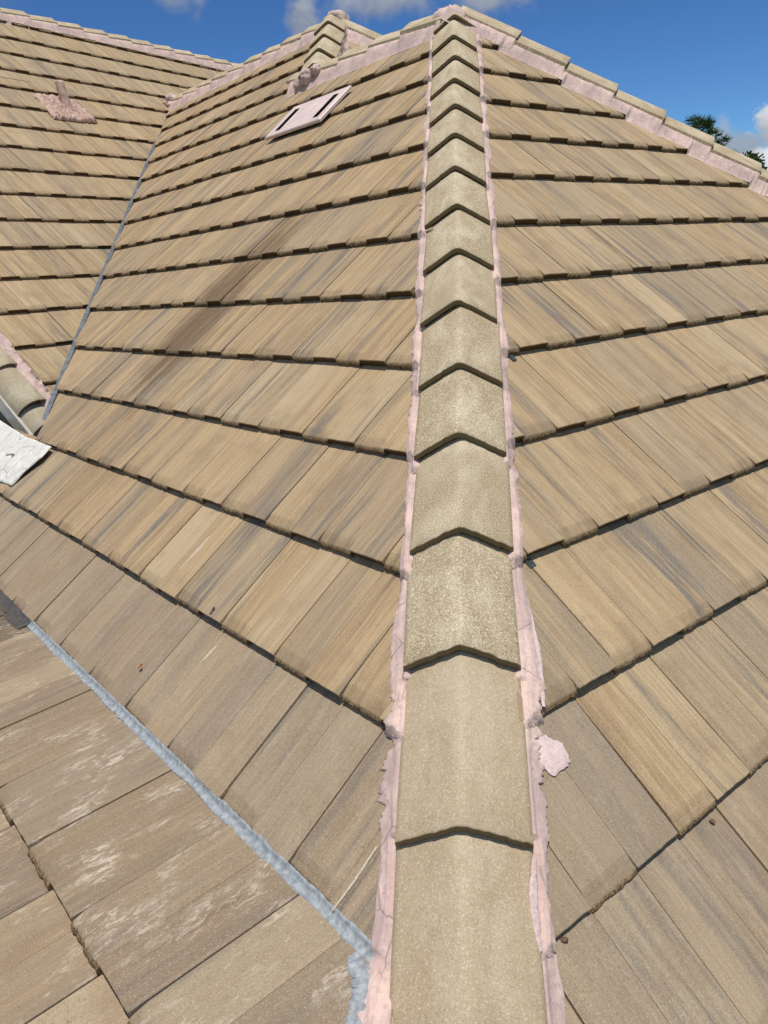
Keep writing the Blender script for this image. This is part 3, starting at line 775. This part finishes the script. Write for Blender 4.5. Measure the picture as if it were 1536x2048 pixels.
# metal clips peeping out from under the courses
M_CLIP = simple("clip_green_metal", (.12, .15, .13), .4, .5)
for (px, py, wd) in ((1068, 1128, .016), (1031, 716, .012)):
    p = FR.hit(px, py, .014); u, v = FR.uv(p)
    mb = MB(); mb.box(FR.P(u, v + .01, FR.saw(v - .003) + .004), FR.H * wd * .8, FR.U * .014, FR.n * .0008)
    link("metal_clip", mb.mesh("metal_clip"), M_CLIP, roof)

# house walls below the eaves
def wallbox(name, c, sx, sy, sz, rz, parent, m=None, **k):
    mb = MB(); ax = V((math.cos(rz), math.sin(rz), 0)); ay = V((-math.sin(rz), math.cos(rz), 0))
    mb.box(V(c), ax * sx, ay * sy, V((0, 0, sz))); me = mb.mesh(name); recalc(me); return link(name, me, m or M_WALL, parent, **k)
cc = FL.P(2.6, -.262) + V((1.6, 1.6, 0)) + V((.6, .6, 0))
wallbox("wall", (cc.x + .5, cc.y - .2, -2.75), 3.0, 2.2, 1.75, R_(135), roof)

# ================================================================== PORCH ROOF (low pitch, bottom left)
porch = empty("porch_roof", FN.P(1, -1), label="low pitched porch roof of tan tiles smeared with white paint, lower left", cat="roof")
def phN(r): return .275 if r % 2 == 0 else .12
slope("roof_slope", FN, range(-3, 1), phN, -1, (-.9, 4.6), [(lambda u, v, r: True, [(FN.P(0, .004), FN.U), (O + HSD * -.13, HSD)])], porch, [M_N])
poly_sheet("roof_deck", [FN.P(-.9, -1.5, -.012), FN.P(0, 0, -.012), FN.P(4.8, 0, -.012), FN.P(4.8, -1.5, -.012)], M_UNDER, porch, .05)
wallbox("wall", FN.P(2.2, -.62, -2.1), 2.4, .55, 1.75, R_(135), porch)

# ================================================================== WING ROOF (left)
wing = empty("wing_roof", FM.P(3.0, FM.s0 - .5), label="angled left wing roof of tan tiles with a pink coated vent pipe and scalloped ridge", cat="roof")
VM = FM.s0 + 14.62 * FM.es
URK = 3.01
def phM(r): return .10 if r % 2 == 0 else .255
VSP = FM.uv(VAL0 + vdir * ((FL.P(0, V2).z - .02 - VAL0.z) / vdir.z))[1]
nrmV = (FM.n.cross(vdir)).normalized(); nrmV = nrmV if nrmV.dot(FM.H) > 0 else -nrmV
slope("roof_slope", FM, range(-3, 15), phM, 1, (2.6, 12), [
    (lambda u, v, r: u > URK - .35 and v < VSP + .4, [(FM.P(URK, 0), -FM.H), (VAL0 + nrmV * .012, nrmV), (FM.P(0, VSP), FM.U)]),
    (lambda u, v, r: u > URK - .35 and v > VSP - .4, [(FM.P(URK, 0), -FM.H), (FM.P(0, VSP), -FM.U), (FM.P(0, VM - .02), FM.U)])], wing, [M_M])
um = FM.uv(VAL0); um2 = FM.uv(VAL0 + vdir * 6); km = (um2[0] - um[0]) / (um2[1] - um[1])
def uvalM(v): return um[0] + (v - um[1]) * km
poly_sheet("roof_deck", [FM.P(URK, FM.s0 - 1.0, -.012), FM.P(uvalM(FM.s0 - 1.0), FM.s0 - 1.0, -.012), FM.P(uvalM(VSP), VSP, -.012), FM.P(URK + 9.6, VSP, -.012), FM.P(URK + 9.6, VM, -.012), FM.P(URK, VM, -.012)], M_UNDER, wing, .04, FM.n)
MR0 = FM.P(URK, VM)
ridge(MR0, FM.H, 9.8, 27, True, [FM], wing, 201., far=-UM, lab="pink mortar bed along the wing ridge")
poly_sheet("rear_slope", [MR0, MR0 + HM * 9, MR0 + HM * 9 + V((-2.6, 1.5, -3)) * 1.2, MR0 + V((-2.6, 1.5, -3)) * 1.2], M_M, wing, .03)
# rounded rake caps down the near edge of the wing
RKD = FM.U; RKS = FM.H; RKU = FM.n
M_CAP3 = cap_mat('cap_rake', .5, (.47, .42, .31), (.36, .30, .20))
URC = 2.925
for i in range(0, 13):
    cap("rake_cap", FM.P(URC, FM.s0 - .50 + i * .36, .020), RKD, RKS, RKU, .128, .1, wing, M_CAP3, seed=230 + i, round_=True, tip=.026, thick=.016)
cap("rake_cap", FM.P(URC, FM.s0 - .675, -.012), RKD, RKS, RKU, .126, .1, wing, M_CAP3, seed=229, round_=True, tip=.026, thick=.016)
mb = MB(); rows = []
for i in range(560):
    v = FM.s0 - .74 + i * .01; o = URK + .020 + .014 * nz(v * 12, 3.3) + .010 * nz(v * 40, 1.1)
    hs = FM.saw(v)
    rows.append([mb.add(FM.P(a, v, h)) for a, h in ((URK - .06, -.03), (URK - .025, .014 + .008 * nz(v * 30, 2)), (URK + .01, .032 + .008 * nz(v * 50, 6)), (o - .012, hs + .012 + .008 * nz(v * 55, 5)), (o, hs + .001))])
mb.grid(rows); me = mb.mesh("mortar_bed", True); recalc(me); link("mortar_bed", me, M_MORT, wing, label="rough pink mortar beside the rounded rake caps")
# pale fascia under the rake
M_FASC = simple("fascia_cream", (.56, .53, .46), .7, 0, 20, .12)
mb = MB(); mb.box(FM.P(2.792, FM.s0 + 1.92, -.150), FM.H * .012, FM.U * 2.6, FM.n * .045)
link("fascia_board", mb.mesh("fascia_board"), M_FASC, wing)
# gable wall
gw = FM.P(URK - .02, FM.s0 + .0)
mb = MB(); A = FM.P(3.14, FM.s0 - .3, -.13); B = FM.P(3.14, VM, -.13)
ids = [mb.add(p) for p in (A, B, V((B.x, B.y, -4.4)), V((A.x, A.y, -4.4)))]
ids2 = [mb.add(V(mb.v[i]) + HM * .12) for i in ids]
mb.quad(*ids); mb.quad(*reversed(ids2))
for i in range(4): j = (i + 1) % 4; mb.quad(ids[i], ids[j], ids2[j], ids2[i])
me = mb.mesh("wall"); recalc(me); link("wall", me, M_WALL, wing)

# vent pipe and its crumpled flashing
def uvM(px, py, h=.02): return FM.uv(FM.hit(px, py, h))
fl = [uvM(*q) for q in [(66, 190), (118, 197), (150, 205), (182, 232), (196, 246), (160, 245), (108, 238), (98, 224)]]
M_PIPE = mortar_mat("pipe_pink_coating", (.66, .47, .39), (.42, .28, .22), .9, 3.0)
patch("pipe_flashing", FM, fl, M_PIPE, wing, h=.016, lump=.032, rag=.012, seed=31., n=14, fine=2.5, surfF=lambda X, Y: .020, label="crumpled pink coated flashing around the vent pipe")
pb = FM.P(*uvM(140, 222), .01); mb = MB(); rows = []
dist = (pb - CAM).length; rpx = dist / FPX
for i in range(15):
    f = i / 14; z_ = -.05 + f * (47 * rpx + .05); rr = (8.6 - 1.6 * f) * rpx + .10 * max(0, .22 - f) * 1.6
    rows.append([mb.add(pb + V((rr * math.cos(a) * (1 + .08 * nz(f * 6, a)) - .0 * f, rr * math.sin(a) * (1 + .08 * nz(f * 6, a + 9)), z_)) + CR * (-10 * rpx * f)) for a in [2 * math.pi * q / 20 for q in range(20)]])
rows.append([mb.add(V(mb.v[q]) * 1.0 + (V(mb.v[rows[-1][(j + 10) % 20]]) - V(mb.v[q])) * .12) for j, q in enumerate(rows[-1])])
rows.append([mb.add(V(mb.v[q]) - V((0, 0, .10))) for q in rows[-1]])
mb.grid(rows, closed=True); me = mb.mesh("vent_pipe", True); recalc(me)
link("vent_pipe", me, M_PIPE, wing, label="short upright vent pipe coated in cracked pink paint")

# ================================================================== white sheet by the wing
m_, t_, b_n = mat("white_membrane"); o_ = t_.coord('Object')
ck = t_.voro(o_, 5.5, 'DISTANCE_TO_EDGE'); n1 = t_.noise(t_.vmath('MULTIPLY', o_, (1, 1, 1)), 30, 5, .6)
colw = t_.mix(t_.ramp(n1, .3, .75), (.62, .60, .54), (.80, .78, .72))
colw = t_.mix(t_.math('MULTIPLY', t_.ramp(ck, .010, .004), t_.ramp(t_.noise(o_, 2.3, 2), .5, .6)), colw, (.16, .14, .11))
t_.put(b_n.inputs['Base Color'], colw); b_n.inputs['Roughness'].default_value = .6
t_.put(b_n.inputs['Normal'], t_.bump(t_.noise(o_, 14, 4, .6), .8, .01))
def PLh(px, py, h): return FL.hit(px, py, h)
fp = [(-120, 790), (0, 840), (30, 860), (52, 873), (80, 884), (102, 893), (84, 916), (62, 934), (22, 971), (0, 962), (-60, 1010), (-160, 960)]
mb = MB(); rows = []
uvs = [FL.uv(PLh(px, py, .035)) for px, py in fp]
pts2 = []
for i in range(len(uvs)):
    a_, c2 = uvs[i], uvs[(i + 1) % len(uvs)]
    for j in range(8): f = j / 8; pts2.append((a_[0] + (c2[0] - a_[0]) * f, a_[1] + (c2[1] - a_[1]) * f))
cx = sum(p[0] for p in pts2) / len(pts2); cy = sum(p[1] for p in pts2) / len(pts2)
for q in range(13):
    f = 1 - q / 12 * .98
    rr_ = []
    for x, y in pts2:
        X = cx + (x - cx) * f; Y = cy + (y - cy) * f
        rr_.append(mb.add(FL.P(X, Y, .036 + .010 * nz(X * 5, Y * 5, 2) + .004 * nz(X * 16, Y * 16, 4))))
    rows.append(rr_)
mb.grid(rows, closed=True); mb.f.append(tuple(rows[-1])); mb.mi.append(0)
low = [mb.add(V(mb.v[i]) - FL.n * .007) for i in rows[0]]
for i in range(len(low)): j = (i + 1) % len(low); mb.quad(rows[0][i], rows[0][j], low[j], low[i])
me = mb.mesh("flashing_sheet", True); recalc(me)
link("flashing_sheet", me, m_, None, label="cracked white membrane sheet lying on the tiles beside the wing at the left edge", cat="flashing sheet")

# ================================================================== small litter
def leaf(name, P, n, L, W, m, ang, curl, label, cat):
    mb = MB(); rows = []; x = V((math.cos(ang), math.sin(ang), 0)); x = (x - n * x.dot(n)).normalized(); y = n.cross(x)
    for i in range(9):
        f = i / 8; w_ = W * math.sin(math.pi * min(1, f * .93 + .05)) ** .8
        rows.append([mb.add(P + x * (L * (f - .5)) + y * (w_ * g) + n * (.002 + curl * (abs(g) ** 2) + curl * .6 * (f - .5) ** 2 * 4)) for g in (-1, -.5, 0, .5, 1)])
    mb.grid(rows); me = mb.mesh(name, True); o = link(name, me, m); tag(o, label=label, cat=cat); return o
M_LEAF1 = simple("leaf_orange", (.50, .17, .03), .6, 0, 300, .4); M_LEAF2 = simple("leaf_dark", (.035, .035, .04), .6, 0, 300, .4)
p = FL.hit(283, 1334, .028); leaf("dry_leaf", p, FL.n, .016, .007, M_LEAF1, .6, .004, "tiny curled orange leaf on the tile above the sealant strip", "leaf")
p = FL.hit(427, 1223, .026); leaf("dry_leaf", p, FL.n, .028, .006, M_LEAF2, .9, .003, "small dark leaf caught at the lower edge of a left slope tile", "leaf")
M_CRUMB = simple("crumb_brown", (.20, .13, .07), .9, 0, 200, .4)
for (cx_, cy_, cr_, lb_) in ((1425, 1643, .005, "small brown crumb lying on the tiles near the right edge of the picture"), (1128, 1879, .006, "brown crumb of mortar stuck at the lowest right slope course beside the hip")):
    P_ = FR.hit(cx_, cy_, FR.saw(FR.uv(FR.hit(cx_, cy_, .015))[1]) + .003) if cr_ > .004 else FCr.hit(cx_, cy_, .009)
    blob("mortar_crumb", P_, cr_ * 1.3, cr_, cr_ * .7, None, M_CRUMB, seed=cx_ * .01, amp=.4, n=8, label=lb_, cat="crumb")

# ================================================================== trees and ground
GZ = -4.4
m_, t_, b_n = mat("grass"); o_ = t_.coord('Object')
t_.put(b_n.inputs['Base Color'], t_.mix(t_.ramp(t_.noise(o_, .6, 6, .6), .35, .65), (.035, .07, .018), (.085, .12, .035))); b_n.inputs['Roughness'].default_value = .95
mb = MB(); g_ = [[mb.add((x, y, GZ)) for x in (-900, 0, 900)] for y in (-900, 0, 900)]; mb.grid(g_)
me = mb.mesh("ground"); go = link("ground", me, m_); tag(go, kind="structure")

M_BARK = simple("bark", (.13, .09, .06), .95, 0, 12, .4)
def leaf_mat(name, a, b):
    m, t, bb = mat(name); r = t.sep(t.attr('tuv'))[0]
    t.put(bb.inputs['Base Color'], t.mix(r, a, b)); bb.inputs['Roughness'].default_value = .6; return m
M_PINE = leaf_mat("pine_needles", (.03, .075, .02), (.10, .17, .045))
M_BROAD = leaf_mat("broad_leaves", (.045, .08, .02), (.13, .18, .05))
def tree(px, py, dist, wpx, m, label, needle, seed):
    rg = random.Random(seed); d = ray(px, py); top = CAM + d * dist; base = V((top.x, top.y, GZ)); H = top.z - GZ
    tr = empty("pine_tree" if needle else "leafy_tree", base); tag(tr, label=label, cat="tree")
    rad = wpx / FPX * dist / 2
    mb = MB(); rows = []
    for i in range(12):
        f = i / 11; r = .22 * (1 - f * .9); c = base + V((.25 * nz(f * 2, seed), .25 * nz(f * 2, seed + 5), H * .96 * f))
        rows.append([mb.add(c + V((r * math.cos(a), r * math.sin(a), 0))) for a in [2 * math.pi * q / 10 for q in range(10)]])
    mb.grid(rows, closed=True)
    limbs = []
    nl = 46
    for i in range(nl):
        f = .42 + .56 * i / nl; a = i * 2.4 + rg.uniform(-.4, .4); shape = (1 - ((f - .42) / .58) ** 2.2) * .9 + .22
        L = rad * shape * rg.uniform(.75, 1.15) * 1.35
        s = base + V((0, 0, H * f)); e = s + V((math.cos(a) * L, math.sin(a) * L, L * rg.uniform(.15, .5)))
        limbs.append((s, e)); x = (e - s).normalized(); y = x.cross(V((0, 0, 1))).normalized(); z = x.cross(y); rr = []
        for q in range(4):
            g = q / 3; r = .05 * (1 - g * .8); c = s + (e - s) * g
            rr.append([mb.add(c + y * r * math.cos(b) + z * r * math.sin(b)) for b in [2 * math.pi * w / 6 for w in range(6)]])
        mb.grid(rr, closed=True)
    me = mb.mesh("trunk", True); recalc(me); link("trunk", me, M_BARK, tr)
    mb = MB()
    for (s, e) in limbs:
        L = (e - s).length
        for q in range(9):
            g = rg.uniform(.35, 1.08); c = s + (e - s) * g + V((rg.gauss(0, .10), rg.gauss(0, .10), rg.gauss(0, .08))) * L
            tone = rg.random() * .7 + .3 * rg.random()
            for w in range(26 if needle else 30):
                dd = V((rg.gauss(0, 1), rg.gauss(0, 1), abs(rg.gauss(.35, .8)))).normalized()
                if needle:
                    Ln = rg.uniform(.16, .30); st = c + dd * .03; en = c + dd * Ln; sd = dd.cross(V((rg.random(), rg.random(), rg.random()))).normalized() * .012
                    ids = [mb.add(st - sd, (tone, 0, 0)), mb.add(st + sd, (tone, 0, 0)), mb.add(en + sd * .4, (tone, 0, 0)), mb.add(en - sd * .4, (tone, 0, 0))]
                else:
                    st = c + dd * rg.uniform(.02, .28); sd = dd.cross(V((rg.random(), rg.random(), rg.random()))).normalized() * .035; en = st + dd * .10
                    tn = min(1, max(0, tone + rg.uniform(-.2, .2)))
                    ids = [mb.add(st, (tn, 0, 0)), mb.add((st + en) / 2 + sd, (tn, 0, 0)), mb.add(en, (tn, 0, 0)), mb.add((st + en) / 2 - sd, (tn, 0, 0))]
                mb.quad(*ids)
    link("crown", mb.mesh("crown"), m, tr)
tree(1402, 236, 34, 125, M_PINE, "dark green pine whose top shows beyond the right-hand hip", True, 5)
tree(1494, 308, 30, 70, M_BROAD, "smaller leafy treetop showing low at the right beyond the hip caps", False, 9)
